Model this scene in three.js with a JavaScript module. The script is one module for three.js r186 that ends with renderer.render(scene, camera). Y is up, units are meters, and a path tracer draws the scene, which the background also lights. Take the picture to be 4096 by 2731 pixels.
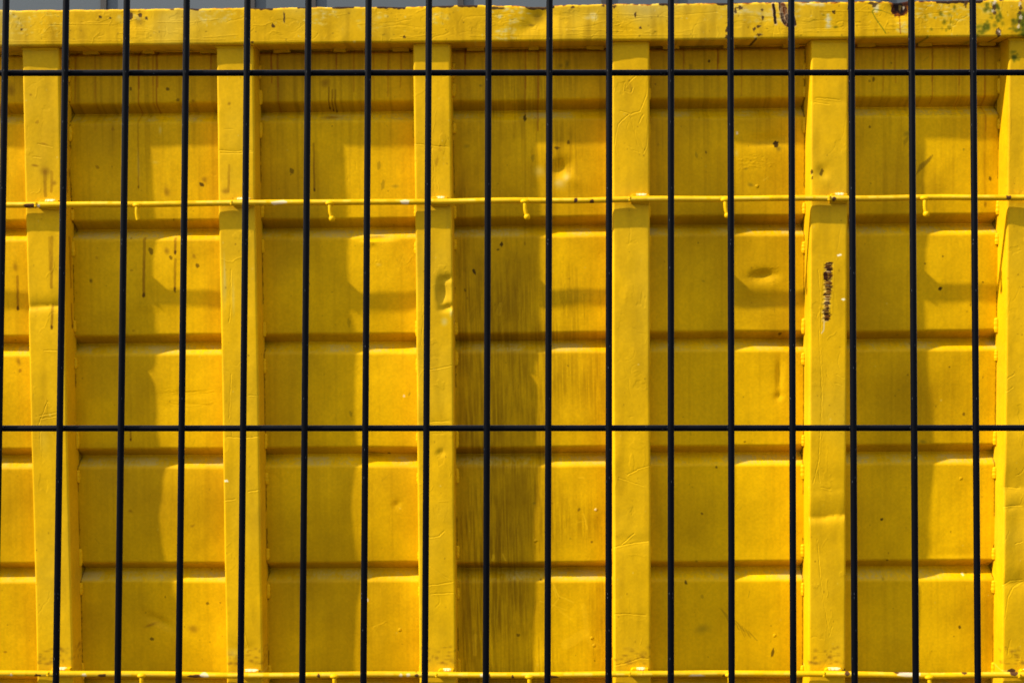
import * as THREE from 'three';
import { mergeGeometries } from 'three/addons/utils/BufferGeometryUtils.js';

/* ---------- camera, sky, sun, exposure ---------- */
const scene = new THREE.Scene();
const rad = THREE.MathUtils.degToRad;
const camera = new THREE.PerspectiveCamera(27.28, 1024 / 682, 0.05, 3000);
camera.position.set(0, 1.6, 0);
camera.rotation.set(rad(2), 0, 0);
camera.focus = 1.7; camera.userData.fStop = 26;
camera.updateMatrixWorld();
const renderer = new THREE.WebGLRenderer({ antialias: true });
renderer.setSize(1024, 682);
renderer.toneMapping = THREE.LinearToneMapping;
renderer.toneMappingExposure = 2.25;
renderer.shadowMap.enabled = true;

// the side of the container: yaw, lean and roll of its plane; the sun is given against that plane
const WALL = new THREE.Euler(rad(4.945), rad(-1.055), rad(0.301), 'YXZ');
const wallQ = new THREE.Quaternion().setFromEuler(WALL);
const wallT = new THREE.Vector3(0.00384, 2.17539, -4.26691);
const sunDir = new THREE.Vector3(-3.2, 2.9, 1).normalize().applyQuaternion(wallQ);

const SKY_K = 0.5;                                 // a bright, thinly veiled sky: brightest overhead, a wide glow round the sun
{
  const W = 512, H = 256, d = new Float32Array(W * H * 4), v = new THREE.Vector3();
  for (let j = 0; j < H; j++) for (let i = 0; i < W; i++) {
    const e = ((j + 0.5) / H - 0.5) * Math.PI, a = ((i + 0.5) / W - 0.5) * 2 * Math.PI;
    v.set(Math.cos(e) * Math.cos(a), Math.sin(e), Math.cos(e) * Math.sin(a));
    const t = Math.pow(Math.max(0, Math.sin(Math.max(0, e))), 0.55), g = Math.exp(-Math.acos(Math.min(1, v.dot(sunDir))) / 0.42);
    d.set([(0.5 + (0.94 - 0.5) * t + 1.0 * g) * SKY_K, (0.53 + (1.02 - 0.53) * t + 0.95 * g) * SKY_K, (0.56 + (1.14 - 0.56) * t + 0.85 * g) * SKY_K, 1], (j * W + i) * 4);
  }
  const sky = new THREE.DataTexture(d, W, H, THREE.RGBAFormat, THREE.FloatType);
  sky.name = 'sky'; sky.mapping = THREE.EquirectangularReflectionMapping; sky.magFilter = THREE.LinearFilter; sky.needsUpdate = true;
  scene.background = sky; scene.environment = sky;
}

const sun = new THREE.DirectionalLight(0xfff2dc, 3.6);
sun.position.copy(sunDir).multiplyScalar(20).add(new THREE.Vector3(0, 1.5, -4.3));
sun.target.position.set(0, 1.5, -4.3);
sun.castShadow = true; sun.shadow.radius = 1.5;
sun.shadow.mapSize.set(4096, 4096);
Object.assign(sun.shadow.camera, { left: -6, right: 6, top: 6, bottom: -6, near: 1, far: 60 });
scene.add(sun, sun.target);

/* ---------- helpers ---------- */
function rng(seed) { let a = seed >>> 0; return () => { a = (a + 0x6d2b79f5) | 0; let t = Math.imul(a ^ (a >>> 15), 1 | a); t = (t + Math.imul(t ^ (t >>> 7), 61 | t)) ^ t; return ((t ^ (t >>> 14)) >>> 0) / 4294967296; }; }
const R = rng(7);
const rr = (a, b) => a + (b - a) * R();
function h2(x, y) { let h = Math.imul(x, 374761393) + Math.imul(y, 668265263) | 0; h = Math.imul(h ^ (h >>> 13), 1274126177); return ((h ^ (h >>> 16)) >>> 0) / 4294967296; }
function vn(x, y) {
  const xi = Math.floor(x), yi = Math.floor(y); let fx = x - xi, fy = y - yi;
  fx = fx * fx * (3 - 2 * fx); fy = fy * fy * (3 - 2 * fy);
  const a = h2(xi, yi), b = h2(xi + 1, yi), c = h2(xi, yi + 1), d = h2(xi + 1, yi + 1);
  return a + (b - a) * fx + (c - a + (a - b - c + d) * fx) * fy;
}
function fbm(x, y, o) { let s = 0, w = 0.5, t = 0; for (let i = 0; i < o; i++) { s += w * vn(x, y); t += w; w *= 0.5; x = x * 2.03 + 17.1; y = y * 2.03 + 9.7; } return s / t; }
const clamp = (x, a = 0, b = 1) => Math.min(b, Math.max(a, x));
const smooth = (a, b, x) => { x = clamp((x - a) / (b - a)); return x * x * (3 - 2 * x); };

/* a place on the container's side, read off the photograph (2352 x 1568): where the sight line meets the plane n metres before the rib faces */
const wallInv = wallQ.clone().invert();
const eye = camera.position.clone().sub(wallT).applyQuaternion(wallInv);
function on(px, py, n = 0) {
  const d = new THREE.Vector3((px - 1176) / 3231, (784 - py) / 3231, -1).applyQuaternion(camera.quaternion).applyQuaternion(wallInv);
  const t = (n - eye.z) / d.z;
  return [eye.x + d.x * t, eye.y + d.y * t];
}
const MM = 0.00132;                                // metres on the wall per pixel of that picture

/* ---------- wear of the paint: four maps in wall metres ---------- */
const TW = 2048, TH = 1288, UX = 1.75, VLO = -1.55, UW = 3.5, VH = 2.2;
const PPM = TW / UW;
const uvOf = (u, v) => [(u + UX) / UW, (v - VLO) / VH];
function layer() { const c = document.createElement('canvas'); c.width = TW; c.height = TH; const g = c.getContext('2d'); g.lineCap = 'round'; g.lineJoin = 'round'; return g; }
const PN = -0.085;                                 // depth of the sheet behind the rib faces
const RIB_X = [-2.7, -2.1, -1.4979, -0.9023, -0.301, 0.3017, 0.9019, 1.4977, 2.1, 2.7];
const RIB_W = 0.114;
const GROOVES = [0.2905, -0.0721, -0.4318, -0.7886, -1.1535, -1.515];
const pt = (x, y, n) => { const [u, v] = on(x, y, n); return [(u + UX) * PPM, (VLO + VH - v) * PPM]; };

function painter(g, n) {
  const P = (x, y) => pt(x, y, n);
  return {
    g,
    blob(x, y, rx, ry, col, a, rough = 0.35, rot = 0, soft = false) {
      const [cx, cy] = P(x, y), k = MM * PPM; if (!soft && a < .5 && rx > 4) { for (let i = 0; i < 5; i++) this.blob(x + rr(-.35, .35) * rx, y + rr(-.35, .35) * ry, rx * rr(.6, 1), ry * rr(.6, 1), col, a * .55, 0, rot, true); return; } g.save(); g.translate(cx, cy); g.rotate(rot); g.globalAlpha = a;
      if (soft) { g.scale(rx * k, ry * k); const gr = g.createRadialGradient(0, 0, 0, 0, 0, 1); gr.addColorStop(0, `rgba(${col},1)`); gr.addColorStop(0.5, `rgba(${col},.5)`); gr.addColorStop(1, `rgba(${col},0)`); g.fillStyle = gr; g.fillRect(-1, -1, 2, 2); } else {
        g.fillStyle = `rgb(${col})`; g.beginPath(); const N = 14;
        for (let i = 0; i <= N; i++) { const t = i / N * Math.PI * 2, q = 1 + rough * (R() - 0.5) * 2; g.lineTo(Math.cos(t) * rx * k * q, Math.sin(t) * ry * k * q); } g.fill();
      } g.restore();
    },
    line(pts, w, col, a, wob = 0.6) {
      g.save(); g.globalAlpha = a; g.strokeStyle = `rgb(${col})`; g.lineWidth = w * MM * PPM; g.beginPath();
      pts.forEach(([x, y], i) => {
        if (i) { const [px, py] = pts[i - 1], m = Math.max(1, Math.round(Math.hypot(x - px, y - py) / 6)); for (let j = 1; j <= m; j++) { const [X, Y] = P(px + (x - px) * j / m + (R() - 0.5) * wob * 2, py + (y - py) * j / m + (R() - 0.5) * wob * 2); g.lineTo(X, Y); } } else g.moveTo(...P(x, y));
      }); g.stroke(); g.restore();
    },
    drip(x, y0, y1, w, col, a, end = true) {
      const s = rr(-2, 2);
      this.line([[x, y0], [x + s * 0.5, (y0 + y1) / 2], [x + s, y1]], w, col, a);
      this.line([[x, y0 + (y1 - y0) * .4], [x + s, y1]], w * 0.6, col, a * 0.5);
      if (end) this.blob(x + s, y1, w * 0.5, w * 0.9, '62,36,4', Math.min(1, a * 1.7), 0.2);
    },
    streak(x, y, rx, ry, col, a, rot) { for (let i = 0; i < 4; i++) this.blob(x + rr(-0.3, 0.3) * rx, y + rr(-0.3, 0.3) * ry, rx * rr(0.5, 1), ry * rr(0.5, 1), col, a * 0.45, 0.4, rot, true); },
    text: null,
  };
}

// --- sheet: colour features
const gp = layer(), pp = painter(gp, PN), BR = '104,66,6', DK = '58,40,8', RUST = '120,52,8', OL = '96,80,18', CH = '196,176,120';
for (const [x, y1, a] of [[173, 235, .4], [217, 300, .22], [317, 262, .62], [350, 250, .3], [359, 256, .55], [483, 165, .5], [622, 190, .6], [637, 255, .4], [700, 180, .2], [772, 170, .6], [812, 210, .35], [858, 230, .3], [892, 220, .35], [921, 200, .3],
  [1069, 170, .7], [1207, 260, .45], [1236, 300, .6], [1262, 330, .4], [1570, 170, .4], [1649, 165, .75], [1705, 220, .3], [2031, 210, .3], [2057, 190, .3], [2143, 235, .5], [2205, 250, .35], [2263, 300, .35]]) {
  pp.drip(x, 112, y1, rr(3, 4.5), RUST, a * 0.5, false); pp.drip(x + rr(-1, 1), 112, 112 + (y1 - 112) * 0.6, 5, RUST, a * 0.35, false);
}
for (const [x, y0, y1, w, a] of [[317, 265, 430, 4, .25], [331, 548, 678, 7, .4], [402, 548, 580, 6, .4], [403, 596, 664, 6, .36], [40, 635, 708, 6, .4], [720, 330, 436, 5, .38], [755, 200, 246, 3, .5], [763, 206, 250, 3, .5], [770, 206, 252, 3, .45], [1207, 300, 560, 5, .12], [299, 988, 1010, 4, .4], [2243, 268, 440, 5, .16], [2262, 268, 470, 7, .14], [2232, 540, 700, 5, .14]]) pp.drip(x, y0, y1, w, BR, a);
for (const [x, y, rx, ry, a, rot] of [[384, 577, 8, 13, .3, -.5], [392, 592, 4, 6, .5, -.5], [446, 588, 6, 10, .3, -.4], [453, 610, 4, 6, .55, -.4], [347, 577, 5, 9, .5, -.4], [208, 646, 5, 8, .45, -.4], [35, 612, 9, 16, .3, -.3], [384, 440, 11, 18, .28, -.4], [470, 412, 9, 12, .25, -.7], [463, 424, 6, 4, .75, .5], [299, 204, 3, 4, .6, 0], [384, 204, 5, 4, .6, 0], [408, 229, 4, 4, .45, 0], [443, 231, 3, 4, .4, 0], [223, 384, 4, 6, .4, -.5], [259, 297, 4, 5, .3, 0], [745, 192, 16, 17, .32, 0], [757, 268, 26, 8, .32, 0], [670, 392, 5, 7, .5, -.4], [221, 592, 3, 4, .3, 0], [302, 621, 4, 2, .4, 0], [42, 830, 7, 13, .3, -.3], [46, 851, 4, 5, .4, 0], [300, 1174, 8, 6, .35, 0], [440, 1208, 10, 4, .3, -.6], [440, 1450, 22, 16, .22, .3], [345, 1438, 22, 6, .35, -.4], [346, 1470, 5, 4, .6, .5], [474, 1388, 4, 4, .5, 0], [12, 1497, 6, 4, .4, 0], [306, 760, 4, 3, .3, 0], [25, 210, 16, 24, .3, 0]])
  pp.blob(x, y, rx, ry, a > .4 ? DK : BR, a, .25, rot);
for (const [x, y, rx, ry, a] of [[1205, 270, 4, 9, .8], [1104, 197, 5, 4, .4], [1303, 147, 9, 12, .4], [1288, 150, 8, 8, .3], [1280, 340, 6, 3, .7], [1306, 327, 3, 5, .6], [1072, 336, 12, 6, .25], [1224, 362, 4, 8, .3], [1152, 561, 4, 5, .85], [1144, 573, 3, 2, .7], [1089, 624, 3, 8, .9], [1068, 667, 3, 4, .5], [1227, 1156, 6, 5, .4], [1330, 1170, 3, 4, .5], [1253, 1222, 2, 2, .8], [1359, 1244, 3, 3, .5], [1191, 1458, 5, 4, .5], [1310, 1236, 3, 2, .3], [1243, 1332, 4, 2, .6],
  [1629, 140, 3, 3, .8], [1587, 155, 4, 12, .3], [1783, 330, 6, 8, .95], [1789, 342, 9, 10, .4], [1600, 356, 3, 7, .3], [1622, 350, 2, 4, .6], [1725, 425, 10, 7, .35], [1714, 388, 8, 3, .4], [1794, 768, 4, 4, .7], [1616, 646, 6, 4, .25], [1604, 558, 2, 2, .5], [1646, 1073, 3, 3, .7], [1613, 1180, 3, 3, .6], [1576, 1338, 3, 5, .7], [1613, 1370, 4, 5, .3], [1775, 1500, 3, 10, .65], [1618, 1445, 30, 16, .2], [1711, 1015, 3, 2, .5],
  [2082, 308, 13, 10, .28], [2081, 325, 4, 10, .35], [2090, 265, 6, 4, .35], [2007, 182, 3, 5, .55], [1998, 186, 3, 4, .4], [2160, 663, 4, 4, .95], [2125, 606, 2, 2, .6], [2166, 589, 2, 2, .6], [2258, 648, 2, 2, .6], [2086, 861, 2, 2, .6], [2065, 895, 5, 4, .25], [2182, 843, 2, 2, .6], [2027, 1194, 3, 3, .85], [2040, 1288, 3, 2, .8], [2216, 952, 3, 4, .5], [2204, 1440, 3, 4, .7], [2029, 1330, 3, 4, .3], [2224, 1320, 3, 2, .4], [2125, 1015, 12, 6, .25], [2275, 410, 3, 5, .6], [2214, 343, 3, 3, .4], [1998, 292, 3, 3, .5], [1600, 1290, 5, 4, .4], [870, 380, 4, 12, .3], [906, 428, 14, 6, .22], [805, 952, 4, 8, .3], [800, 742, 4, 12, .25], [890, 1045, 4, 3, .5], [940, 905, 2, 5, .4], [879, 425, 4, 14, .3]])
  pp.blob(x, y, rx, ry, a > .45 ? DK : OL, a, .35, rr(-.4, .4));
for (let i = 0; i < 360; i++) pp.blob(rr(0, 2352), rr(115, 1560), rr(.6, 2.2), rr(.8, 2.6), R() < .8 ? DK : '210,190,140', rr(.1, .5), .4);
for (let i = 0; i < 130; i++) pp.line([[0, 0], [0, 0]].map(() => [0, 0]), .1, DK, 0);
for (let i = 0; i < 90; i++) { const x = rr(0, 2352), y = rr(120, 1540), a = rr(-1, 1), l = rr(4, 20); pp.line([[x, y], [x + l * Math.sin(a), y + l * Math.cos(a)]], rr(.6, 1.6), R() < .75 ? OL : '224,196,90', rr(.15, .4)); }
// the soiled bay: smears, rub marks
for (const [x, y, l, a, w, s] of [[1163, 600, 60, .3, 9, .1], [1140, 640, 50, .28, 10, .18], [1153, 700, 45, .4, 9, .2], [1088, 730, 50, .34, 8, .22], [1150, 750, 40, .3, 7, .15], [1193, 720, 60, .3, 7, .05], [1180, 580, 50, .2, 16, .1], [1110, 900, 80, .2, 10, .05], [1170, 880, 120, .2, 12, .03], [1215, 900, 100, .22, 12, .06], [1160, 960, 70, .3, 18, .1], [1140, 1000, 40, .34, 14, .1], [1245, 700, 60, .26, 6, 0], [1300, 640, 90, .26, 14, .02], [1340, 690, 80, .2, 8, 0], [1298, 690, 60, .35, 6, .1], [1375, 690, 60, .3, 6, 0], [1185, 1160, 90, .26, 12, .04], [1180, 1230, 60, .38, 10, .08], [1215, 1120, 60, .24, 12, .08], [1260, 1200, 70, .24, 5, .02], [1115, 1150, 110, .24, 18, .02], [1160, 1400, 120, .3, 22, .02], [1120, 1430, 120, .3, 22, .02], [1215, 1380, 60, .3, 16, .05], [1200, 1450, 40, .3, 26, .1], [1290, 360, 90, .2, 14, .02], [1310, 180, 60, .3, 16, .02], [1250, 200, 90, .2, 10, 0], [1340, 260, 130, .18, 10, 0], [1270, 330, 120, .2, 12, .02], [1365, 1150, 120, .14, 8, 0], [1300, 1150, 100, .16, 10, 0]])
  for (let i = 0; i < 9; i++) { const q = rr(-1, 1) * w, L = l * rr(.15, .8), yy = y + rr(-.4, .4) * l; pp.line([[x + q + s * L, yy - L * .5], [x + q - s * L, yy + L * .5]], rr(1.2, 3), '70,48,2', a * rr(.12, .34), 1.6); }
for (const [pts, w, a] of [[[[1270, 1340], [1285, 1370], [1318, 1382]], 3, .5], [[[1270, 1345], [1278, 1370]], 2, .5], [[[1240, 1380], [1300, 1400]], 2, .4], [[[1262, 1400], [1285, 1372]], 2, .4], [[[1285, 1400], [1310, 1420]], 5, .3], [[[1340, 1390], [1352, 1470]], 12, .22], [[[1092, 1460], [1090, 1500]], 10, .35], [[[1300, 1480], [1340, 1455]], 24, .28], [[[1360, 1480], [1370, 1484]], 18, .2], [[[1133, 1275], [1132, 1285]], 6, .5], [[[1155, 1272], [1160, 1285]], 4, .4], [[[1340, 1180], [1349, 1215]], 3, .5], [[[1325, 1200], [1345, 1196]], 2, .4], [[[1330, 1097], [1340, 1098]], 4, .4], [[[862, 1360], [868, 1490]], 26, .10], [[[1256, 1440], [1230, 1545]], 10, .12], [[[1150, 700], [1145, 720]], 12, .2]]) pp.line(pts, w, '232,186,24', a, 1.4);
for (let i = 0; i < 14; i++) { const x = 1655 + i * 5, y = 1398 + i * 4; pp.line([[x, y], [x + rr(8, 20), y + rr(14, 34)]], rr(1, 2.4), '84,66,10', rr(.2, .45)); }
for (let i = 0; i < 8; i++) pp.line([[2106 + i * 4, 400 - i * 4], [2114 + i * 4, 378 - i * 3]], 3.4, '90,68,10', .4);
for (const [x, y, rx, ry, a] of [[1287, 420, 24, 18, .55], [1240, 395, 20, 20, .35], [1300, 405, 14, 16, .5], [1692, 350, 8, 14, .3], [357, 372, 12, 6, .25], [368, 300, 6, 16, .35], [318, 390, 5, 60, .22], [910, 1455, 4, 3, .3], [870, 608, 10, 8, .25]]) pp.streak(x, y, rx, ry, '206,186,140', a, 0);
for (const [x, y] of [[928, 910], [842, 1380], [1368, 1170], [2216, 1322], [1693, 305]]) pp.blob(x, y, 3, 4, '226,200,170', .8, .4);

// open, rusty seams between the ribs and the sheet
for (let k = 1; k < 9; k++) for (const e of [RIB_X[k] - .001, RIB_X[k] + RIB_W + .001]) for (let v = -1.5; v < .46; v += .006) {
  if (fbm(v * 9 + k * 31, e * 7, 3) < .46) continue;
  gp.fillStyle = R() < .75 ? 'rgba(50,28,2,.45)' : 'rgba(96,48,8,.4)'; gp.fillRect((e + UX + rr(-.001, .001)) * PPM - 1.2, (VLO + VH - v) * PPM - 2, rr(1.4, 3), 4.4);
}
// --- rail, ribs and rods: colour features
const gf = layer(), pf = painter(gf, 0);
for (const [x, y, rx, ry, a] of [[20, 55, 60, 30, .55], [100, 60, 60, 30, .35], [300, 45, 30, 12, .3], [500, 40, 50, 18, .45], [740, 40, 40, 22, .6], [860, 50, 40, 30, .35], [1170, 35, 50, 22, .85], [1165, 82, 26, 18, .6], [1010, 45, 20, 14, .3], [1690, 25, 30, 12, .55], [1740, 40, 40, 16, .35], [1800, 30, 40, 26, .5], [1870, 12, 40, 4, .7], [2140, 30, 50, 22, .75], [2200, 40, 40, 26, .5], [2260, 20, 40, 14, .3], [2075, 65, 20, 14, .45], [1360, 40, 12, 12, .25], [2010, 18, 5, 14, .7], [1900, 50, 3, 18, .7]]) for (let i = 0; i < 34; i++) { const t = rr(0, 6.28), q = Math.sqrt(R()), y1 = y + Math.sin(t) * ry * q; if (y1 < 26 - x * .0085) continue; pf.blob(x + Math.cos(t) * rx * q, y1, rr(3, 12), rr(2, 6), R() < .7 ? '206,192,140' : '190,186,160', a * rr(.2, .5), .6); }
for (let i = 0; i < 260; i++) {                                   // rust and chips along the top edge of the rail
  const x = rr(0, 2352), ye = 23 - x / 2352 * 20, big = vn(x * .02, 3.3);
  if (R() > .35 + big) continue;
  pf.blob(x, ye + rr(-1, 2.5), rr(2, 9), rr(1, 2.6), RUST, .55, .5); pf.blob(x, ye + rr(-1.5, 1), rr(2, 8), rr(.8, 1.8), '34,18,12', .85, .5);
}
for (const [x, w] of [[790, 22], [900, 30], [1015, 26], [1075, 20], [1240, 30], [600, 26], [445, 10], [1660, 12], [1530, 14], [700, 12], [2180, 30], [2230, 20]]) pf.line([[x - w, 24 - x * 20 / 2352 + 1], [x + w, 24 - x * 20 / 2352 + 1]], 7.5, '30,16,12', .92, 1.6);
for (const [x, y, rx, ry] of [[1232, 16, 26, 5], [1250, 17, 20, 4], [398, 24, 8, 3], [460, 20, 7, 3], [1385, 16, 5, 4], [1410, 17, 7, 4], [1315, 19, 5, 3], [1698, 20, 12, 5], [1687, 28, 4, 6], [1749, 26, 4, 4], [1750, 44, 4, 6], [1537, 20, 5, 8], [1458, 36, 4, 6], [1470, 66, 4, 4], [2214, 12, 6, 9], [1912, 30, 4, 5], [1946, 20, 3, 7], [1730, 70, 4, 6], [1740, 63, 8, 4], [1735, 95, 5, 10], [1742, 82, 10, 4], [1669, 70, 5, 7], [1668, 86, 5, 6], [1977, 96, 6, 5], [2004, 12, 14, 6], [655, 43, 3, 12], [630, 60, 4, 5], [235, 42, 5, 4], [257, 44, 3, 3], [325, 37, 5, 5], [303, 40, 7, 10], [55, 70, 4, 3], [340, 45, 5, 5], [582, 98, 4, 3], [930, 88, 4, 4], [1140, 20, 20, 4]])
  { pf.blob(x, y, rx * 1.1, ry * 1.1, '180,160,110', .35, .5); pf.blob(x, y, rx * .8, ry * .85, '48,28,12', .75, .55); }
for (const [x, y, rx, ry, a] of [[325, 50, 20, 14, .3], [300, 30, 20, 12, .2], [1240, 40, 30, 22, .35], [1220, 60, 14, 5, .5]]) pf.streak(x, y, rx, ry, '70,52,12', a, 0);
// scraped bare patch and the corroded spot further along
pf.line([[1773, 12], [1778, 50], [1781, 58]], 8, '190,160,120', .7, 1.2); pf.line([[1774, 14], [1780, 55]], 6, '30,16,10', .95, 1.4);
for (const [x, y, l, w] of [[1789, 6, 30, 8], [1796, 14, 40, 10], [1800, 24, 32, 12], [1806, 40, 22, 10], [1812, 28, 28, 8], [1794, 36, 18, 8], [1818, 40, 20, 7]]) { pf.line([[x, y], [x + 5, y + l]], w + 3, '200,170,130', .5, 1.4); pf.line([[x, y], [x + 5, y + l]], w, R() < .6 ? '40,20,10' : '86,42,14', .92, 1.6); }
for (let i = 0; i < 9; i++) pf.line([[1790 + i * 3.5, rr(14, 40)], [1793 + i * 3.5, rr(44, 56)]], 1.2, '190,180,150', .6);
const hole = [2064, 18];
for (let i = 0; i < 20; i++) { const t = i / 20 * 6.283; pf.blob(hole[0] + Math.cos(t) * 16, hole[1] + Math.sin(t) * 17, rr(3, 7), rr(3, 6), '96,44,14', .8, .6); }
pf.blob(hole[0], hole[1] - 2, 19, 21, '48,20,8', .95, .3); pf.blob(hole[0] - 2, hole[1] - 4, 12, 15, '18,9,8', .9, .4);
pf.blob(hole[0] + 1, hole[1], 4, 9, '92,76,30', .8, .4); pf.blob(hole[0] + 9, hole[1] + 1, 2.4, 6, '200,188,160', .7, .4); pf.drip(2063, 40, 80, 3, RUST, .4, false);
pf.line([[2021, 26], [2012, 25], [2004, 24], [2000, 29], [2010, 48], [2024, 68], [2032, 80]], 2.4, '78,90,10', .6, .5); pf.line([[2021, 26], [2045, 35]], 2, '96,90,16', .4, .8);
for (const [x, y, s, k] of [[2278, 30, 26, 26], [2290, 50, 16, 12], [2262, 60, 14, 12], [2340, 45, 18, 30], [2330, 62, 22, 16], [2348, 75, 14, 22], [2250, 75, 16, 10], [2170, 45, 40, 8], [2140, 65, 50, 6], [2262, 20, 10, 8], [1890, 50, 40, 2], [2345, 40, 14, 20], [2330, 130, 16, 10]])
  for (let i = 0; i < k; i++) { const x1 = x + rr(-1, 1) * s * R(), y1 = y + rr(-1, 1) * s * .8; if (y1 > 3) pf.streak(x1, y1, rr(4, 10), rr(4, 10), R() < .5 ? '48,60,4' : '84,88,6', rr(.25, .7), 0); }
for (const [x, y, l] of [[2337, 12, 60], [2278, 8, 30], [2290, 72, 12]]) for (let i = 0; i < 6; i++) pf.blob(x + rr(-4, 4), y + l * i / 6, 4, 5, R() < .5 ? '196,180,160' : '70,50,30', .8, .5);
// bare weld seam on a rib
for (let i = 0; i < 60; i++) { const t = i / 60; pf.blob(1904 - 7 * t + rr(-1, 1) + (t > .8 ? -2 : 0), 604 + 136 * t, 11 - 2 * t + rr(-1, 2.5), 4.4, '206,176,110', .45, .4); }
for (let i = 0; i < 26; i++) { const t = i / 26; pf.blob(1905 - 7 * t + rr(-1.5, 2), 605 + 134 * t, 8.5 - 1.5 * t + rr(-2, 2), 3.2, R() < .75 ? '52,26,8' : '92,52,10', .95, .5); }
for (let i = 0; i < 16; i++) { const t = .12 + .75 * i / 16; pf.blob(1904 - 7 * t + rr(-2, 2), 608 + 132 * t, rr(4, 7), 1.8, R() < .6 ? '180,142,40' : '206,180,120', .6, .4); }
pf.blob(1896, 634, 5, 9, '44,20,8', .95, .3); pf.line([[1894, 740], [1893, 752], [1889, 766]], 3, '206,186,150', .8, 1.2);
for (const [x, y] of [[1928, 586], [1938, 688], [520, 1105]]) pf.blob(x, y, 5, 3, '240,232,210', .9, .4);
// drips, stains, grime at the rib feet
for (const [x, y0, y1, w, a] of [[102, 395, 450, 8, .3], [118, 395, 440, 7, .25], [118, 545, 660, 7, .3], [119, 700, 752, 6, .35], [526, 380, 440, 6, .25], [112, 545, 620, 5, .2]]) pf.drip(x, y0, y1, w, BR, a, y1 > 700);
for (const [x, y, rx, ry, a] of [[100, 395, 18, 18, .28], [80, 380, 12, 4, .4], [516, 440, 12, 10, .36], [525, 238, 6, 5, .35], [69, 218, 5, 4, .35], [96, 330, 14, 3, .35], [84, 280, 4, 5, .3], [124, 420, 8, 10, .3], [1888, 395, 4, 8, .6], [1865, 395, 3, 6, .8], [1866, 408, 2, 4, .7], [1003, 370, 3, 12, .25], [1010, 340, 3, 8, .2], [1450, 200, 6, 10, .16]]) pf.blob(x, y, rx, ry, a > .5 ? DK : BR, a, .35, .2);
for (const [x, w] of [[122, 40], [560, 42], [1008, 42], [1452, 42], [1900, 42], [2330, 40]]) for (let i = 0; i < 26; i++) pf.streak(x + rr(-1, 1) * w, 1525 - rr(0, 1) ** 2 * 40, rr(5, 14), rr(3, 9), '104,70,10', rr(.12, .36), 0);
for (const [x, y, rx, ry, a] of [[515, 650, 8, 90, .32], [535, 680, 6, 60, .28], [515, 620, 4, 60, .35], [100, 1000, 20, 60, .12], [1020, 740, 14, 14, .6], [1035, 720, 6, 14, .6], [540, 1500, 30, 20, .2], [1290, 480, 20, 4, .3]]) pf.streak(x, y, rx, ry, '198,184,130', a, 0);
for (let i = 0; i < 240; i++) { const k = Math.floor(rr(2, 8)); const u = RIB_X[k] + R() * RIB_W, x = 1176 + u * 756; pf.blob(x, rr(120, 1540), rr(.6, 2.2), rr(.8, 3), R() < .7 ? '92,64,8' : '222,200,150', rr(.15, .5), .4); }
for (let i = 0; i < 300; i++) { const x = rr(0, 2352); pf.blob(x, rr(15, 100), rr(.6, 3), rr(.8, 3), R() < .6 ? '92,72,14' : '206,190,150', rr(.12, .45), .5); }
for (const [y0, y1] of [[468, 451], [1546, 1541]]) for (let x = 0; x < 2352; x += 24) if (R() < .8) pf.line([[x, y0 + (y1 - y0) * x / 2352], [x + rr(10, 40), y0 + (y1 - y0) * x / 2352]], rr(3, 6), '216,190,96', rr(.15, .5), .4);  // sunlit highlight on the rod tops painted in as pale chalky strokes
// rods: bare spots
for (const [x, y, w, c] of [[70, 472, 16, 1], [88, 473, 6, 0], [1323, 459, 4, 1], [1360, 463, 5, 1], [1915, 457, 5, 1], [2316, 454, 7, 1], [1322, 461, 4, 1], [27, 1550, 3, 0], [88, 1551, 8, 1], [194, 1549, 6, 0], [236, 1550, 10, 1], [450, 1552, 20, 1], [470, 1550, 12, 0], [733, 1551, 4, 1], [921, 1550, 4, 0], [938, 1550, 5, 0], [958, 1550, 5, 1], [1110, 1550, 8, 0], [1122, 1552, 6, 1], [1178, 1554, 3, 1], [1270, 1555, 14, 1], [1665, 1552, 6, 1], [1600, 1552, 20, 0], [1946, 1546, 6, 1], [2080, 1544, 26, 1], [2090, 1548, 30, 0], [2215, 1544, 8, 1], [2330, 1546, 9, 1], [640, 466, 20, 0], [930, 464, 12, 0]]) { const n = .018; gf.save(); const [X, Y] = pt(x, y, n); gf.translate(X, Y); gf.fillStyle = c ? 'rgb(60,36,34)' : 'rgb(214,196,170)'; gf.globalAlpha = .85; gf.beginPath(); for (let i = 0; i < 12; i++) gf.lineTo(Math.cos(i / 12 * 6.28) * w * MM * PPM * rr(.7, 1.2), Math.sin(i / 12 * 6.28) * 5 * rr(.5, 1.1)); gf.fill(); gf.restore(); }

// --- relief: flaked paint layers, scratches, welds (grey 128 = level)
const gb = layer(), pb = painter(gb, 0), gq = layer(), pq = painter(gq, PN);
for (const g of [gb, gq]) { g.fillStyle = 'rgb(128,128,128)'; g.fillRect(0, 0, TW, TH); }
const grey = (k) => `${k},${k},${k}`;
function flake(p, x, y, sx, sy) {
  const m = R(), k = Math.round(128 + (R() < .5 ? -1 : 1) * rr(9, 30));
  if (m < .3) p.blob(x, y, sx * .6, sy * .6, grey(k), .9, .55);
  else { const pts = []; let a = R() < .6 ? rr(-.35, .35) + (R() < .5 ? 0 : Math.PI / 2) : rr(0, 6.28), X = x, Y = y; for (let i = 0; i < 3 + R() * 4; i++) { pts.push([X, Y]); a += rr(-.7, .7); X += Math.cos(a) * sx * .5; Y += Math.sin(a) * sy * .5; } p.line(pts, rr(1.2, 2.6), grey(k), .9, 1.2); }
}
for (let i = 0; i < 250; i++) { const x = rr(0, 2352); flake(pb, x, 26 - x * .008 + rr(4, 72), rr(6, 34), rr(5, 20)); }
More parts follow.
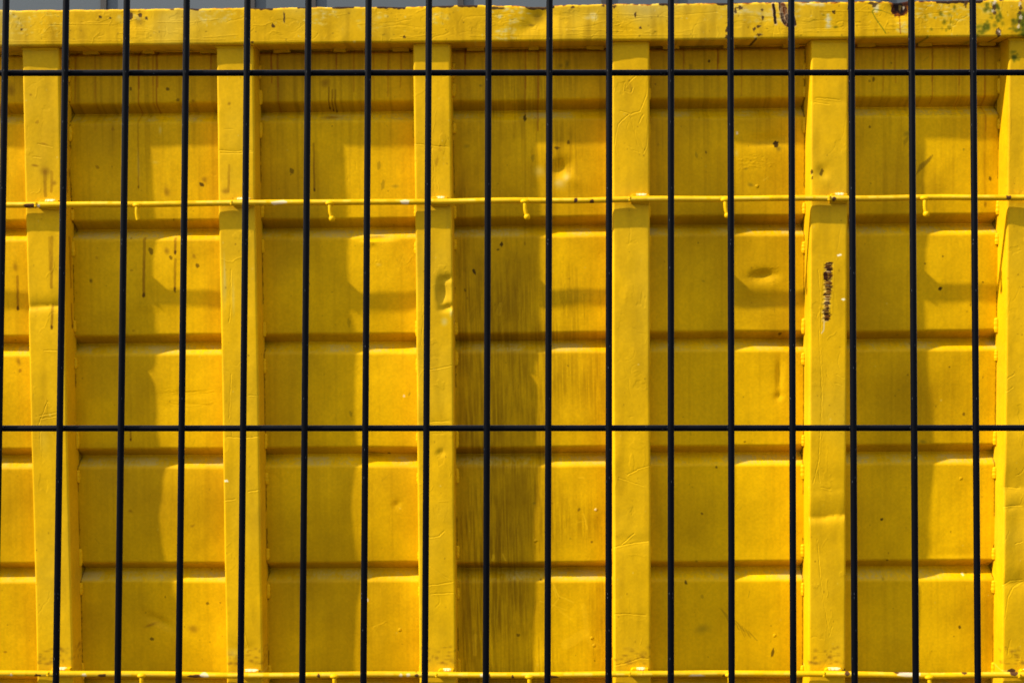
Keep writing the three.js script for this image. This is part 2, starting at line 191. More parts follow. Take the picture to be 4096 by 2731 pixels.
for (let i = 0; i < 24; i++) { const x = rr(0, 2352), l = rr(40, 160), y = rr(40, 95) - x * .008; pb.line([[x, y], [x + l * .5, y + rr(-6, 2)], [x + l, y + rr(-12, 3)]], 1.6, grey(R() < .6 ? 96 : 156), .9, .8); }
for (const [a, b, y] of [[0, 300, 98], [340, 520, 96], [540, 700, 97], [900, 960, 92], [1080, 1290, 85], [1300, 1340, 82], [1360, 1600, 84], [1800, 1950, 76], [1980, 2180, 70]]) pb.line([[a, y], [b, y - 3]], 1.6, grey(98), .8, .8);
const rows = { 2: 34, 3: 30, 4: 34, 5: 46, 6: 46, 7: 46 };
for (const k in rows) for (let i = 0; i < rows[k]; i++) { const y = rr(150, 1530), x = (1176 + (RIB_X[k] + rr(.05, .95) * RIB_W) * 757); flake(pb, x + (Number(k) < 5 ? 6 : -2) * (y - 700) / 800, y, rr(5, 26), rr(6, 34)); }
for (const pts of [[[1425, 255], [1450, 262], [1470, 255], [1485, 220], [1488, 180], [1478, 165], [1462, 172]], [[1418, 355], [1412, 330], [1420, 285], [1445, 262]], [[1478, 352], [1486, 335], [1490, 290], [1478, 262], [1468, 282]], [[1450, 270], [1470, 352], [1455, 345]], [[1435, 330], [1450, 340]], [[1434, 190], [1432, 208], [1450, 214], [1455, 200], [1445, 188], [1460, 175]], [[1412, 200], [1408, 240], [1410, 260]], [[1408, 1066], [1440, 1092], [1470, 1075], [1495, 1070]], [[1420, 1098], [1480, 1118], [1465, 1100]], [[1410, 1258], [1450, 1248], [1495, 1243]], [[1428, 1250], [1456, 1226]], [[1410, 1412], [1440, 1410], [1482, 1414]], [[1408, 1530], [1440, 1524], [1470, 1512], [1492, 1514]],
  [[1880, 620], [1888, 700], [1886, 760], [1888, 900], [1890, 1010]], [[1882, 760], [1890, 900], [1882, 1060], [1870, 1110]], [[1922, 860], [1940, 870]], [[1920, 880], [1935, 886]], [[1875, 225], [1912, 228], [1930, 230]], [[1870, 235], [1905, 240]], [[1888, 1120], [1910, 1125]], [[1878, 1240], [1882, 1290], [1890, 1380], [1900, 1420], [1906, 1460]], [[1906, 1460], [1912, 1440]], [[1885, 1110], [1880, 1060]],
  [[950, 330], [990, 335], [1030, 338]], [[992, 340], [998, 390], [1006, 434]], [[985, 850], [1040, 840]], [[985, 970], [1030, 968], [1042, 980]], [[970, 700], [972, 740], [966, 800]], [[985, 1345], [1040, 1338]], [[990, 1365], [1042, 1362]], [[985, 1235], [1010, 1232], [1020, 1220]], [[985, 1300], [1030, 1330]],
  [[503, 345], [540, 347], [583, 345]], [[505, 352], [545, 352], [585, 348]], [[530, 620], [530, 700], [526, 740]], [[530, 860], [526, 960], [534, 1000]], [[570, 908], [595, 910]], [[520, 1004], [560, 1006], [596, 1003]], [[516, 1150], [540, 1147]], [[570, 1130], [598, 1125]],
  [[88, 975], [100, 945], [108, 922], [116, 930]], [[90, 955], [128, 948]], [[92, 962], [130, 956]], [[92, 990], [92, 1030], [100, 1060]], [[85, 330], [118, 338]], [[75, 360], [92, 362]], [[100, 805], [140, 806]],
  [[2310, 1120], [2345, 1122]], [[2308, 1165], [2325, 1163], [2350, 1162]], [[2306, 1345], [2325, 1335], [2352, 1333]], [[2310, 1420], [2318, 1370], [2330, 1350], [2352, 1338]], [[2315, 870], [2330, 860]], [[2312, 900], [2328, 890]], [[2335, 1250], [2350, 1245]]])
  { pb.line(pts, 2.3, grey(86), .9, 1); pb.line(pts.map(([x, y]) => [x + 1.2, y + 2.4]), 1.6, grey(158), .7, 1); }
for (let i = 0; i < 12; i++) { const t = i / 12; pb.blob(1904 - 7 * t, 606 + 134 * t, 9, 4, grey(170), .8, .3); pb.line([[1895 - 7 * t, 611 + 134 * t], [1912 - 7 * t, 611 + 134 * t]], 2, grey(70), .8, .6); }
pb.line([[1891, 604], [1884, 740], [1886, 800]], 2, grey(150), .8); pb.line([[1917, 604], [1912, 720]], 2, grey(150), .8);
pb.blob(hole[0], hole[1], 18, 20, grey(70), .9, .4);
for (let i = 0; i < 120; i++) flake(pq, rr(0, 2352), rr(130, 1540), rr(2, 9), rr(2, 9));
for (const [x, y] of [[860, 605], [875, 612], [930, 600], [865, 1450]]) for (let i = 0; i < 6; i++) flake(pq, x + rr(-12, 12), y + rr(-10, 10), 8, 8);
for (let i = 0; i < 60; i++) flake(pq, 1700 + rr(0, 70), 372 + rr(-16, 16), rr(3, 10), rr(2, 4));
for (let i = 0; i < 50; i++) flake(pq, 1755 + rr(-32, 32), 637 + rr(-22, 14), rr(2, 7), rr(2, 4));
for (let i = 0; i < 10; i++) pq.line([[370 + rr(-10, 20), 897 + rr(-6, 6)], [430, 902 + rr(-5, 5)], [495, 897 + rr(-5, 5)]], 2, grey(R() < .5 ? 104 : 150), .6, 1.4);
for (let i = 0; i < 6; i++) pq.line([[390, 925 + rr(-6, 6)], [440, 932 + rr(-5, 5)], [490, 928 + rr(-5, 5)]], 2, grey(R() < .5 ? 108 : 148), .6, 1.4);
for (const [x, y] of [[1360, 1465], [1415, 1478], [1365, 1482], [1370, 1170], [910, 520], [1780, 1460], [1230, 1242], [1750, 1560], [2210, 1100], [1740, 428], [918, 1448]]) pq.blob(x, y, 3.5, 3.5, grey(230), 1, .2);

function bake(feature, base) {                     // features over the worn yellow, as an sRGB map
  const src = feature.getImageData(0, 0, TW, TH).data, out = new Uint8Array(TW * TH * 4), c = [0, 0, 0, 0];
  for (let j = 0; j < TH; j++) for (let i = 0; i < TW; i++) {
    const u = i / PPM - UX, v = VLO + VH - j / PPM;
    base(u, v, c);
    const s = (j * TW + i) * 4, d = ((TH - 1 - j) * TW + i) * 4, a = src[s + 3] / 255;
    for (let k = 0; k < 3; k++) out[d + k] = clamp(c[k] * (1 - a) + src[s + k] * a, 0, 255);
    out[d + 3] = 255;
  }
  const t = new THREE.DataTexture(out, TW, TH); t.colorSpace = THREE.SRGBColorSpace; finish(t); return t;
}
function bakeRelief(feature, fine) {
  const src = feature.getImageData(0, 0, TW, TH).data, out = new Uint8Array(TW * TH * 4);
  for (let j = 0; j < TH; j++) for (let i = 0; i < TW; i++) {
    const u = i / PPM, v = j / PPM, s = (j * TW + i) * 4, d = ((TH - 1 - j) * TW + i) * 4;
    const q = clamp(src[s] + fine(u, v), 0, 255); out[d] = out[d + 1] = out[d + 2] = q; out[d + 3] = 255;
  }
  const t = new THREE.DataTexture(out, TW, TH); finish(t); return t;
}
function finish(t) { t.wrapS = t.wrapT = THREE.MirroredRepeatWrapping; t.magFilter = THREE.LinearFilter; t.minFilter = THREE.LinearMipmapLinearFilter; t.generateMipmaps = true; t.needsUpdate = true; }
const YEL = [209, 164, 0];
function sheetBase(u, v, c) {
  let k = 1 + (fbm(u * 6, v * 6, 4) - .5) * .2 + (vn(u * 190, v * 190) - .5) * .07;
  let olive = clamp(fbm(u * 4 + 40, v * 3.2, 5) * 2 - .8) * .32;
  const str = fbm(u * 110, v * 3.2, 4);                                      // rain streaks
  olive += clamp(str - .46) * .55 * (0.35 + .75 * smooth(-.2, .45, v));
  const bay = smooth(-.19, -.17, u) * (1 - smooth(.29, .31, u));            // one bay is far dirtier than the rest
  if (bay > 0) {
    const left = 1 - smooth(-.1, .16, u), low = smooth(.1, -.9, v);
    olive += bay * (.03 + .12 * clamp(.4 + (fbm(u * 16 + 9, v * 10, 5) - .5) * 3) * (.5 + .5 * left));
    olive += bay * clamp(.35 + (fbm(u * 11, v * 7 + 5, 4) - .5) * 2.6 + .5 * left * (.3 + low)) * smooth(.25, .75, fbm(u * 210 + v * 4, v * 10, 4)) * (.24 + .08 * low * left);
    
  }
  let chalk = 0;
  for (const g of GROOVES) { const t = v - g; if (t < 0 && t > -.045) chalk = Math.max(chalk, smooth(0, -.012, t) * (1 - smooth(-.026, -.036, t)) * clamp(fbm(u * 14, g * 50, 2) * 1.9 - .55 + (vn(u * 210, v * 210) - .5) * .9)); if (t > 0 && t < .05) olive += .10 * (1 - t / .05); }  // slope above each groove tinted darker toward its bottom
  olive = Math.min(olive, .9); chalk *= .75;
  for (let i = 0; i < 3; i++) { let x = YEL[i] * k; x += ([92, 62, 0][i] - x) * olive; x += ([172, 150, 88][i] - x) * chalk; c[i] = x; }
}
function frontBase(u, v, c) {
  const rail = smooth(.46, .48, v);
  const k = 1 + (fbm(u * 9 + 7, v * 9, 4) - .5) * .18 + (vn(u * 170, v * 170) - .5) * .05;
  const pale = clamp(fbm(u * 5 + 90, v * 5, 4) * 2 - .85) * (.14 + .3 * rail + .34 * rail * smooth(.51, .58, v)) + .06;
  const dirt = clamp(fbm(u * 40 + 5, v * 6, 3) * 1.8 - .9) * (.2 + .2 * rail);
  for (let i = 0; i < 3; i++) { let x = [209, 162, 0][i] * k; x += ([184, 170, 122][i] - x) * pale; x += ([98, 70, 5][i] - x) * dirt; c[i] = x; }
}
const fine = (u, v) => (fbm(u * 60, v * 60, 2) - .5) * 16 + (vn(u * 260, v * 260) - .5) * 3;
const sheetMat = new THREE.MeshPhysicalMaterial({ map: bake(gp, sheetBase), bumpMap: bakeRelief(gq, fine), bumpScale: .0042, roughness: .5, specularIntensity: .14 });
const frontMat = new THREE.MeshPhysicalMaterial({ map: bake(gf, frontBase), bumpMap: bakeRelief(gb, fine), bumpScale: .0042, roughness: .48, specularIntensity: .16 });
const plainMat = new THREE.MeshPhysicalMaterial({ color: new THREE.Color('rgb(208,163,0)'), roughness: .5, specularIntensity: .16 });
const paleMat = new THREE.MeshStandardMaterial({ color: new THREE.Color('rgb(226,200,140)'), roughness: .6 });  // pale colour for the weld bead on top of each bracket

/* ---------- geometry helpers ---------- */
const VB = 2.15;                                   // height of the wall's reference line over the container's base
function grid(us, vs, at) {                        // a sheet through at(u, v) -> [x, y, z, u, v]
  const P = [], T = [], I = [], W = us.length;
  for (const v of vs) for (const u of us) { const p = at(u, v); P.push(p[0], p[1] + VB, p[2]); T.push(...uvOf(p[3] ?? p[0], p[4] ?? p[1])); }
  for (let j = 0; j + 1 < vs.length; j++) for (let i = 0; i + 1 < W; i++) { const a = j * W + i, b = a + 1, c = a + W, d = c + 1; I.push(a, b, d, a, d, c); }
  const g = new THREE.BufferGeometry();
  g.setAttribute('position', new THREE.Float32BufferAttribute(P, 3)); g.setAttribute('uv', new THREE.Float32BufferAttribute(T, 2)); g.setIndex(I); g.computeVertexNormals();
  return g;
}
function steps(a, b, s) { const n = Math.max(1, Math.round((b - a) / s)); return Array.from({ length: n + 1 }, (_, i) => a + (b - a) * i / n); }
const counts = {};
function part(name, geometry, material, parent) {
  const m = new THREE.Mesh(geometry, material); const k = counts[name] = (counts[name] ?? -1) + 1;
  m.name = k ? `${name}_${String(k).padStart(3, '0')}` : name; m.castShadow = m.receiveShadow = true; parent.add(m); return m;
}
const dentAt = (list, n) => list.map(([x, y, rx, ry, d, rot = 0]) => { const [u, v] = on(x, y, n); return { u, v, rx: rx * MM, ry: ry * MM, d: d / 1000, c: Math.cos(rot), s: Math.sin(rot) }; });
function dented(list, u, v) {
  let n = 0;
  for (const e of list) { const x = u - e.u, y = v - e.v, a = (x * e.c + y * e.s) / e.rx, b = (-x * e.s + y * e.c) / e.ry, q = a * a + b * b; if (q < 9) n += e.d * Math.exp(-q); }
  return n;
}

/* ---------- the container ---------- */
const container = new THREE.Group();
container.name = 'waste_container';
container.userData = { label: 'large yellow steel waste container with upright ribs, dents and rust, standing behind the wire fence', category: 'waste container' };
container.quaternion.copy(wallQ);
container.position.copy(wallT).sub(new THREE.Vector3(0, VB, 0).applyQuaternion(wallQ));
scene.add(container);

// pressed sheet: rows between V-shaped swages, every row bulged its own way
const sheetDents = dentAt([[1288, 388, 26, 20, -13, .5], [1300, 412, 40, 12, 3, -.3], [1755, 633, 28, 11, -13, .05], [1752, 690, 60, 22, -3], [1792, 862, 6, 42, -6], [1790, 910, 9, 7, -5], [1765, 322, 45, 14, -6, .1], [362, 1428, 34, 8, -10, -.5], [400, 1410, 50, 40, -4], [868, 547, 30, 6, -12], [850, 556, 16, 5, 4], [912, 1158, 9, 8, -4], [1312, 1311, 22, 7, -14], [845, 1046, 30, 6, -14], [430, 905, 60, 6, -1.6], [430, 930, 50, 5, -1.2], [2150, 940, 30, 60, -4], [1340, 690, 50, 16, 2.2], [380, 700, 60, 14, 2], [2200, 1285, 60, 8, 3], [1300, 170, 40, 60, -3], [720, 420, 60, 60, -2.5]], PN);
const BULGE = [                                    // [top, middle, bottom] of each row in mm (outwards +), bays from left to right
  [[0, 0, 0], [3, 3, 2], [2, 4, 3], [2, 3, 2], [0, 5, 1], [0, 2, 2]],
  [[0, 0, 0], [4, 3, -1], [-2, 4, -1], [-2, 3, -1], [-9, 3, -5], [-10, -14, -18]],
  [[0, 0, 0], [3, 0, -3], [-6, -1, -14], [-14, -7, -11], [-13, -2, -11], [-15, -7, -4]],
  [[0, 0, 0], [1, 1, 0], [-1, 1, -1], [-3, 2, 4], [0, 7, 6], [4, 8, 9]],
  [[0, 0, 0], [0, 0, 0], [0, 0, 0], [-1, 0, 0], [-1, 0, 0], [0, 1, 0]],
  [[0, 0, 0], [6, 3, 2], [-4, 4, 1], [0, -4, -11], [-11, -6, -10], [2, 8, 12]],
];
const D = .05;
function groove(u, v) {
  let n = 0;
  for (let i = 0; i < GROOVES.length; i++) {
    const t = v - (GROOVES[i] + (fbm(u * 3.1, i * 7.7, 2) - .5) * .006); if (t > .05 || t < -.055) continue;
    const q = t > 0 ? t / .026 : -t / .031, h = 1.02 - Math.sqrt(q * q + .003), k = .11;
    n -= D * (h > 2 * k ? h : h < -2 * k ? 0 : (h + 2 * k) ** 2 / (8 * k));
  }
  return n;
}
const RB = [.4788, ...GROOVES];
function sheetN(u, v) {
  let row = 0; while (row < 5 && v < GROOVES[row]) row++;
  const bay = clamp(Math.floor((u + 2.1 - RIB_W / 2) / .6), 0, 5), t = clamp((RB[row] - v) / (RB[row] - RB[row + 1])), b = BULGE[bay][row];
  const s = (u + 2.1 - RIB_W / 2) / .6 - bay, edge = smooth(0, .07, t) * smooth(0, .07, 1 - t) * smooth(.04, .3, s) * smooth(.04, .22, 1 - s);
  const q = b[0] * (1 - t) * (1 - 2 * t) + b[1] * 4 * t * (1 - t) - b[2] * t * (1 - 2 * t);
  let n = PN + edge * q * .8 / 1000 + (fbm(u * 5, v * 7, 2) - .5) * .004 + (fbm(u * 15, v * 13, 2) - .5) * .0022 + groove(u, v) + dented(sheetDents, u, v);
  return n - .02 * smooth(.462, .476, v);
}
const rowEdges = [.4784, ...GROOVES, -1.87];
for (let k = 0; k + 1 < RIB_X.length; k++) {
  const u0 = RIB_X[k] + RIB_W / 2, u1 = RIB_X[k + 1] + RIB_W / 2, seen = k > 0 && k < 8;
  for (let r = 0; r < 7; r++) {
    const top = rowEdges[r], bot = rowEdges[r + 1], vs = [];
    for (let v = bot; v < top - .001;) { vs.push(v); const e = Math.min(v - bot, top - v); v += e < .012 ? .0015 : e < .05 ? .0035 : .009; }
    vs.push(top);
    part('wall_panel', grid(steps(u0, u1, seen ? .008 : .03), vs, (u, v) => [u, v, sheetN(u, v)]), sheetMat, container);
  }
}

// ribs: folded channels with rounded edges and knocks
const ribDents = dentAt([[1013, 670, 8, 28, -10, 0], [1026, 672, 17, 32, -8, 0], [1028, 706, 16, 7, -9, .2], [1026, 640, 14, 7, -6, .2], [1890, 393, 14, 14, -5, -.6], [1895, 403, 10, 5, -3, -.6], [1890, 1100, 60, 20, -2], [2335, 1110, 50, 40, -6], [2345, 1190, 40, 40, -4, .3], [2350, 1340, 40, 30, -5], [2340, 960, 40, 30, -3], [1012, 1040, 9, 8, -4], [1450, 1090, 40, 30, -1.6], [1450, 1240, 60, 12, -1.8], [560, 1490, 40, 14, -2], [2340, 1250, 20, 60, -4]], 0);
const creases = [[5 + 1, 1860, 1191, 1945, 1184, 9, .04, .01], [2, 60, 704, 140, 701, 9, .02, .011], [7, 2305, 1124, 2400, 1118, 4, .03, .012], [7, 2305, 1167, 2400, 1160, 3, .02, .008], [7, 2305, 1345, 2400, 1332, 4, .03, .01],
  [3, 500, 347, 590, 345, 1.3, .008, .006], [4, 950, 333, 1040, 338, 1.3, .008, .006], [6, 1860, 230, 1945, 233, 1.5, .009, .006], [4, 950, 970, 1042, 968, 1, .008, .005], [5, 1408, 1258, 1495, 1243, 1.2, .008, .006], [5, 1408, 1414, 1495, 1412, .8, .006, .005], [3, 515, 1005, 600, 1002, 1, .008, .005], [6, 1860, 1130, 1945, 1124, 1.5, .02, .01], [2, 70, 508, 140, 520, .8, .01, .006]]
  .map(([k, x0, y0, x1, y1, d, up, dn]) => { const a = on(x0, y0), b = on(x1, y1); return { k, a, m: (b[1] - a[1]) / (b[0] - a[0]), d: d / 1000, up, dn }; });
function creased(k, u, v) {
  let n = 0;
  for (const c of creases) if (c.k === k) { const t = v - (c.a[1] + c.m * (u - c.a[0]) + (vn(u * 60, c.d * 9e3) - .5) * .006); n -= c.d * (t > 0 ? Math.exp(-t / c.up) : Math.exp(t / c.dn)); }
  return n;
}
const RR = .007, profile = [];
for (const n of [-.105, -.085, -.06, -.035, -.018]) profile.push([0, n]);
for (let i = 0; i <= 5; i++) { const a = i / 5 * Math.PI / 2; profile.push([RR - RR * Math.cos(a), -RR + RR * Math.sin(a)]); }
for (let i = 1; i < 20; i++) profile.push([RR + (RIB_W - 2 * RR) * i / 20, 0]);
for (let i = 0; i <= 5; i++) { const a = i / 5 * Math.PI / 2; profile.push([RIB_W - RR + RR * Math.sin(a), -RR + RR * Math.cos(a)]); }
for (const n of [-.018, -.035, -.06, -.085, -.105]) profile.push([RIB_W, n]);
function weldGeo(len, seed) {                      // a short lumpy bead lying along y
  const r = rng(seed), g = new THREE.CylinderGeometry(1, 1, len, 9, 18, false), p = g.attributes.position, am = [0, 1, 2, 3, 4].map(() => .8 + r() * .5);
  for (let i = 0; i < p.count; i++) { const t = p.getY(i) / len + .5, q = .0062 * Math.sqrt(clamp(1 - (2 * t - 1) ** 6)) * (.85 + .07 * Math.sin(t * 21 + seed) + .1 * am[clamp(Math.floor(t * 4.9), 0, 4)]); p.setX(i, p.getX(i) * q * 1.25); p.setZ(i, p.getZ(i) * q); }
  g.computeVertexNormals(); return g;
}
const beads = [1, 2, 3, 4].map((s) => weldGeo(.036 + s * .003, s * 13));
RIB_X.forEach((x0, k) => {
  const ks = profile.map((_, i) => i), sway = (k === 2 ? [.0, .0] : [0, 0]);
  const rib = part('rib', grid(ks, steps(-1.88, .4775, .006), (i, v) => {
    const [a, n] = profile[i], u = x0 + a, f = smooth(-.03, -.004, n);
    const w = (fbm(v * 2.2 + k * 9, k, 2) - .5) * .006;
    return [u + w * .5, v, n + f * (dented(ribDents, u, v) + creased(k, u, v) + (fbm(u * 14, v * 5 + k, 2) - .5) * .0036 + (vn(u * 40, v * 22) - .5) * .0008), a === 0 || a === RIB_W ? u + n * .6 : u, v];
  }), frontMat, container);
  if (k === 6) rib.userData.label = 'rib with a bare rusty weld seam';
  if (k === 4) rib.userData.label = 'rib with a deep dent in its edge';
  if (k < 1 || k > 8) return;
  for (let r = 0; r < 7; r++) for (const side of [-1, 1]) for (const v of [rowEdges[r] - (r ? .062 : .07), rowEdges[r + 1] + .05]) {
    if (v < -1.8) continue;
    const b = part('weld', beads[Math.floor(R() * 4)], plainMat, rib);
    const vv = v + rr(-.012, .012), u = x0 + (side < 0 ? -.002 : RIB_W + .002);
    b.position.set(u, vv + VB, sheetN(u, vv) + .003); b.rotation.set(0, 0, rr(-.04, .04)); b.scale.set(rr(.9, 1.25), rr(.8, 1.3), 1.1);
  }
});

// rim: a hollow section along the top with a knocked-in edge
const rimDents = dentAt([[1245, 30, 34, 26, -13, .1], [1215, 62, 26, 12, -5, .3], [1300, 45, 60, 22, -4, .25], [2064, 18, 20, 24, -9], [300, 40, 30, 26, -2.5], [660, 60, 40, 30, -2], [1900, 60, 60, 30, -2]], .022);
const rimDrops = [[1240, 34, -5], [1180, 40, -1.5], [2064, 16, -4], [600, 30, -1.5], [900, 40, -2], [320, 20, 1]].map(([x, w, d]) => [on(x, 12, .022)[0], w * MM, d / 1000]);
const rimProf = []; { const n0 = .022, n1 = -.13, a = .4788, b = .5892, r = .008; const arc = (cn, cv, t0) => { for (let i = 0; i <= 5; i++) { const t = t0 + i / 5 * Math.PI / 2; rimProf.push([cn + r * Math.cos(t), cv + r * Math.sin(t)]); } };
  for (const n of [n1, -.1, -.085, -.05, -.02]) rimProf.push([n, a]);
  arc(n0 - r, a + r, -Math.PI / 2); for (let i = 1; i < 12; i++) rimProf.push([n0, a + r + (b - a - 2 * r) * i / 12]); arc(n0 - r, b - r, 0);
  for (const n of [-.02, -.06, -.1, n1]) rimProf.push([n, b]); for (const v of [.56, .53, .5, a]) rimProf.push([n1, v]); }
const rim = part('rim_rail', grid(steps(-2.95, 2.95, .009).reverse(), rimProf.map((_, i) => i), (u, i) => {
  const [n, v] = rimProf[i], f = smooth(-.03, .004, n), up = smooth(.54, .585, v);
  let dv = 0; for (const [c, w, d] of rimDrops) dv += d * Math.exp(-(((u - c) / w) ** 2));
  dv += (fbm(u * 18, 4.2, 3) - .5) * .005 + (vn(u * 90, 8) - .5) * .0016;
  return [u, v + up * dv + (1 - up) * (fbm(u * 4, 9.1, 2) - .5) * .0024, n + f * (dented(rimDents, u, v) + (fbm(u * 9, v * 12, 3) - .5) * .005), u, clamp(v + (n < 0 ? n * .0 : 0), -9, .6)];
}), frontMat, container);
for (let k = 1; k < 8; k++) for (const s of [.19, .56, .95]) {           // short welds that hold the sheet to the rim
  const u = RIB_X[k] + RIB_W + (.6 - RIB_W) * s - .02, g = new THREE.BoxGeometry(.032 + rr(0, .01) + (s !== .56 ? .016 : 0), .011, .02, 6, 2, 2), p = g.attributes.position;
  for (let i = 0; i < p.count; i++) p.setXYZ(i, p.getX(i) + rr(-.001, .001), p.getY(i) + rr(-.0012, .0012), p.getZ(i));
  g.computeVertexNormals(); const w = part('weld', g, plainMat, rim); w.position.set(u, .4745 + VB, -.09);
}
for (const k of [2, 3, 4, 5, 6, 7]) { const w = part('weld', beads[k % 4], plainMat, rim); w.position.set(RIB_X[k] + RIB_W / 2, .476 + VB, -.002); w.rotation.z = Math.PI / 2; w.scale.set(.9, 2.6, 1); }

// rods for the cover's ropes, on brackets, with hooks hanging from them
function tieRod(v0, slope, wobble) {
  const ptsR = steps(-2.9, 2.9, .1).map((u) => new THREE.Vector3(u, v0 + slope * u + (fbm(u * 2.3, wobble, 2) - .5) * .012 + VB, .019 + (fbm(u * 3, wobble + 5, 2) - .5) * .004));
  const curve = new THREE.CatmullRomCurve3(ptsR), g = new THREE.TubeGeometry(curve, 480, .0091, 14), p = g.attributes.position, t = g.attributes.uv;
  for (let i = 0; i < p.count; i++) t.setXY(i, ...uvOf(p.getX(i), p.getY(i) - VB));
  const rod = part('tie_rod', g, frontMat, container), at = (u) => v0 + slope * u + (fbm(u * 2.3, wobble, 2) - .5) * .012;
  RIB_X.forEach((x0, k) => {
    if (k < 1 || k > 8) return;
    const w = .05 + rr(-.006, .008), u = x0 + RIB_W - .034 + rr(-.008, .004), s = new THREE.Shape(); s.moveTo(-w / 2, -.011); s.lineTo(w / 2, -.012); s.lineTo(w / 2, .013); s.lineTo(-w / 2 + .006, .014); s.lineTo(-w / 2, .009);
    const b = part('bracket', new THREE.ExtrudeGeometry(s, { depth: .014, bevelEnabled: true, bevelSize: .0015, bevelThickness: .0015, bevelSegments: 2 }), plainMat, rod);
    b.position.set(u, at(u) + VB, -.002); b.rotation.z = rr(-.03, .03);
    const lump = part('weld', beads[k % 4], paleMat, rod); lump.position.set(u + .004, at(u) + .0115 + VB, .008); lump.rotation.z = Math.PI / 2; lump.scale.set(.8, rr(.7, 1), 1.1);
    const lump2 = part('weld', beads[(k + 1) % 4], plainMat, rod); lump2.position.set(u - w / 2 - .006, at(u) + VB, .024); lump2.scale.set(.8, .36, .9);
  });
  return [rod, at];
}
function hook(rod, u, v, full) {
  const c = new THREE.CatmullRomCurve3([[0, -.002, .006], [.001, -.012, .010], [.002, -.03, .0115], [.006, -.047, .012]].map((a) => new THREE.Vector3(...a)));
  const bits = [new THREE.TubeGeometry(c, 14, .0062, 10)];
  const ball = new THREE.SphereGeometry(.0098, 14, 10); ball.translate(.007, -.05, .012); bits.push(ball);
  const top = new THREE.SphereGeometry(.0115, 14, 10); top.scale(1.25, .7, .9); top.translate(.001, -.003, .007); bits.push(top);
  const g = mergeGeometries(full ? bits : [bits[0], bits[2]].map((b) => b));
  const m = part('hook', g, plainMat, rod); m.position.set(u, v + VB, .019); m.rotation.z = full ? rr(-.06, .06) : -.05; return m;
}
const [rodA, atA] = tieRod(0, .0006, 1.7), [rodB, atB] = tieRod(-1.4536, -.0016, 6.1);
for (const [x, full] of [[314, false], [757, true], [1205, true], [1665, true], [2124, true]]) { const u = on(x, 470, .025)[0]; hook(rodA, u, atA(u), full); hook(rodB, on(x + 10, 1552, .025)[0], atB(u), true); }

// the rest of the body: floor rail, far side, ends and floor
const hull = [];
{
  const bx = (w, h, d, x, y, z) => { const g = new THREE.BoxGeometry(w, h, d); g.translate(x, y + VB, z); hull.push(g); };
  bx(5.9, 2.4, .01, 0, -.75, -2.4); bx(.01, 2.4, 2.24, -2.945, -.75, -1.26); bx(.01, 2.4, 2.24, 2.945, -.75, -1.26); bx(5.88, .01, 2.24, 0, -1.9, -1.26);
}
part('shell', mergeGeometries(hull), plainMat, container);
const sill = new THREE.BoxGeometry(5.9, .26, .16); sill.translate(0, -2.012 + VB, -.07); part('base_rail', sill, plainMat, container);

/* ---------- wire fence ---------- */
const fence = new THREE.Group(); fence.name = 'wire_fence'; fence.position.set(0, 0, -1.1528);
fence.userData = { label: 'dark welded wire mesh fence panel standing in front of the yellow container', category: 'fence' };
scene.add(fence);
const speck = (() => { const W = 64, H = 2048, d = new Uint8Array(W * H * 4); for (let i = 0; i < W * H; i++) { const x = i % W, y = (i / W) | 0, k = fbm(x * .2, y * .05, 3); let v = [0 + k * 2, 1 + k * 3, 5 + k * 8]; if (h2(x * 7 + 1, y * 3 + 5) > .9992) v = [120, 124, 130]; d.set([...v, 255], i * 4); } const t = new THREE.DataTexture(d, W, H); t.colorSpace = THREE.SRGBColorSpace; finish(t); return t; })();
const wireMat = new THREE.MeshPhysicalMaterial({ map: speck, roughness: .45, specularIntensity: .16 });
const nugget = new THREE.SphereGeometry(1, 12, 8); nugget.scale(.0036, .0021, .0026); nugget.translate(0, 0, -.0022);
const post = new THREE.CylinderGeometry(.00268, .00268, 2.24, 20, 30), lean = -.0038;
for (let k = -7; k <= 24; k++) {
  const w = part('upright_wire', post, wireMat, fence), x = (k - 7.4) * .05 + (h2(k + 50, 3) - .5) * .0007;
  w.rotation.order = 'ZYX'; w.rotation.z = lean + (h2(k + 50, 9) - .5) * .0008; w.rotation.y = h2(k + 80, 1) * 6; w.position.set(x + (1.64 - 1.15) * lean, 1.15, 0);
  for (const y of [1.8632, 1.5692]) { const j = part('weld', nugget, wireMat, w); j.position.set(0, y - 1.15, 0); j.rotation.y = -w.rotation.y; }
}
const bar = new THREE.CylinderGeometry(.00252, .00252, 1.62, 20, 1); bar.rotateZ(Math.PI / 2);
for (let k = -5; k <= 1; k++) { const w = part('cross_wire', bar, wireMat, fence); w.position.set(.055, 1.8632 + k * .294, -.0047); w.rotation.z = .0005; }

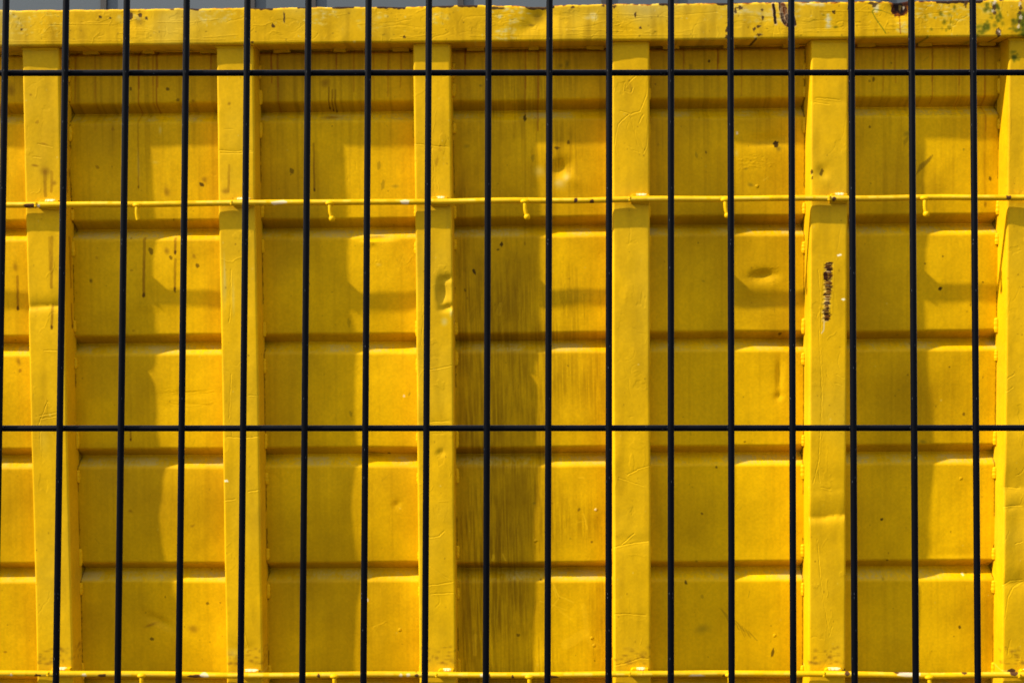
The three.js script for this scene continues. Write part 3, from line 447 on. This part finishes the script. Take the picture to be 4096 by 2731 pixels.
/* ---------- ground and the building behind ---------- */
const gt = (() => { const W = 512, d = new Uint8Array(W * W * 4); for (let i = 0; i < W * W; i++) { const x = (i % W) / W, y = ((i / W) | 0) / W, k = 70 + (fbm(x * 24, y * 24, 4) - .5) * 40 + (h2(i % W, (i / W) | 0) - .5) * 20; d.set([k, k * .97, k * .92, 255], i * 4); } const t = new THREE.DataTexture(d, W, W); t.colorSpace = THREE.SRGBColorSpace; finish(t); t.repeat.set(400, 400); return t; })();
const ground = new THREE.Mesh(new THREE.PlaneGeometry(1200, 1200), new THREE.MeshStandardMaterial({ map: gt, roughness: .95 }));
ground.rotation.x = -Math.PI / 2; ground.name = 'ground'; ground.userData.kind = 'structure'; ground.receiveShadow = true; scene.add(ground);

const hall = new THREE.Group(); hall.name = 'building'; hall.position.set(0, 0, -18);
hall.userData = { label: 'blue grey panelled building behind the container, seen above its rim', category: 'building' };
scene.add(hall);
const pxm = 18 / 3231, edges = [-1220, -736, -595, -252, 232, 575, 716, 1057, 1390, 1552, 1893, 2036, 2377, 2520, 2861, 3344];
const pane = [0, 1, 2].map((i) => new THREE.MeshPhysicalMaterial({ color: new THREE.Color().setRGB(.062 + i * .009, .08 + i * .009, .096 + i * .011), roughness: .45 }));
const dark = new THREE.MeshStandardMaterial({ color: new THREE.Color().setRGB(.03, .026, .024), roughness: .6 });
edges.forEach((e, i) => {
  const x = (e - 1176) * pxm;
  const m = part('mullion', new THREE.BoxGeometry(.075, 9, .12), dark, hall); m.position.set(x, 4.5, .02);
  if (i + 1 < edges.length) for (const [y0, y1] of [[.02, 3.2], [3.24, 9]]) { const w = (edges[i + 1] - e) * pxm - .077; const q = part('cladding_panel', new THREE.BoxGeometry(w, y1 - y0, .06), pane[(i * 7 + (y0 > 1 ? 1 : 0)) % 3], hall); q.position.set(x + w / 2 + .0385, (y0 + y1) / 2, 0); }
});
const back = new THREE.BoxGeometry(25.6, 8.96, 8); part('wall', back, dark, hall).position.set((1062 - 1176) * pxm, 4.48, -4.05);

renderer.render(scene, camera);
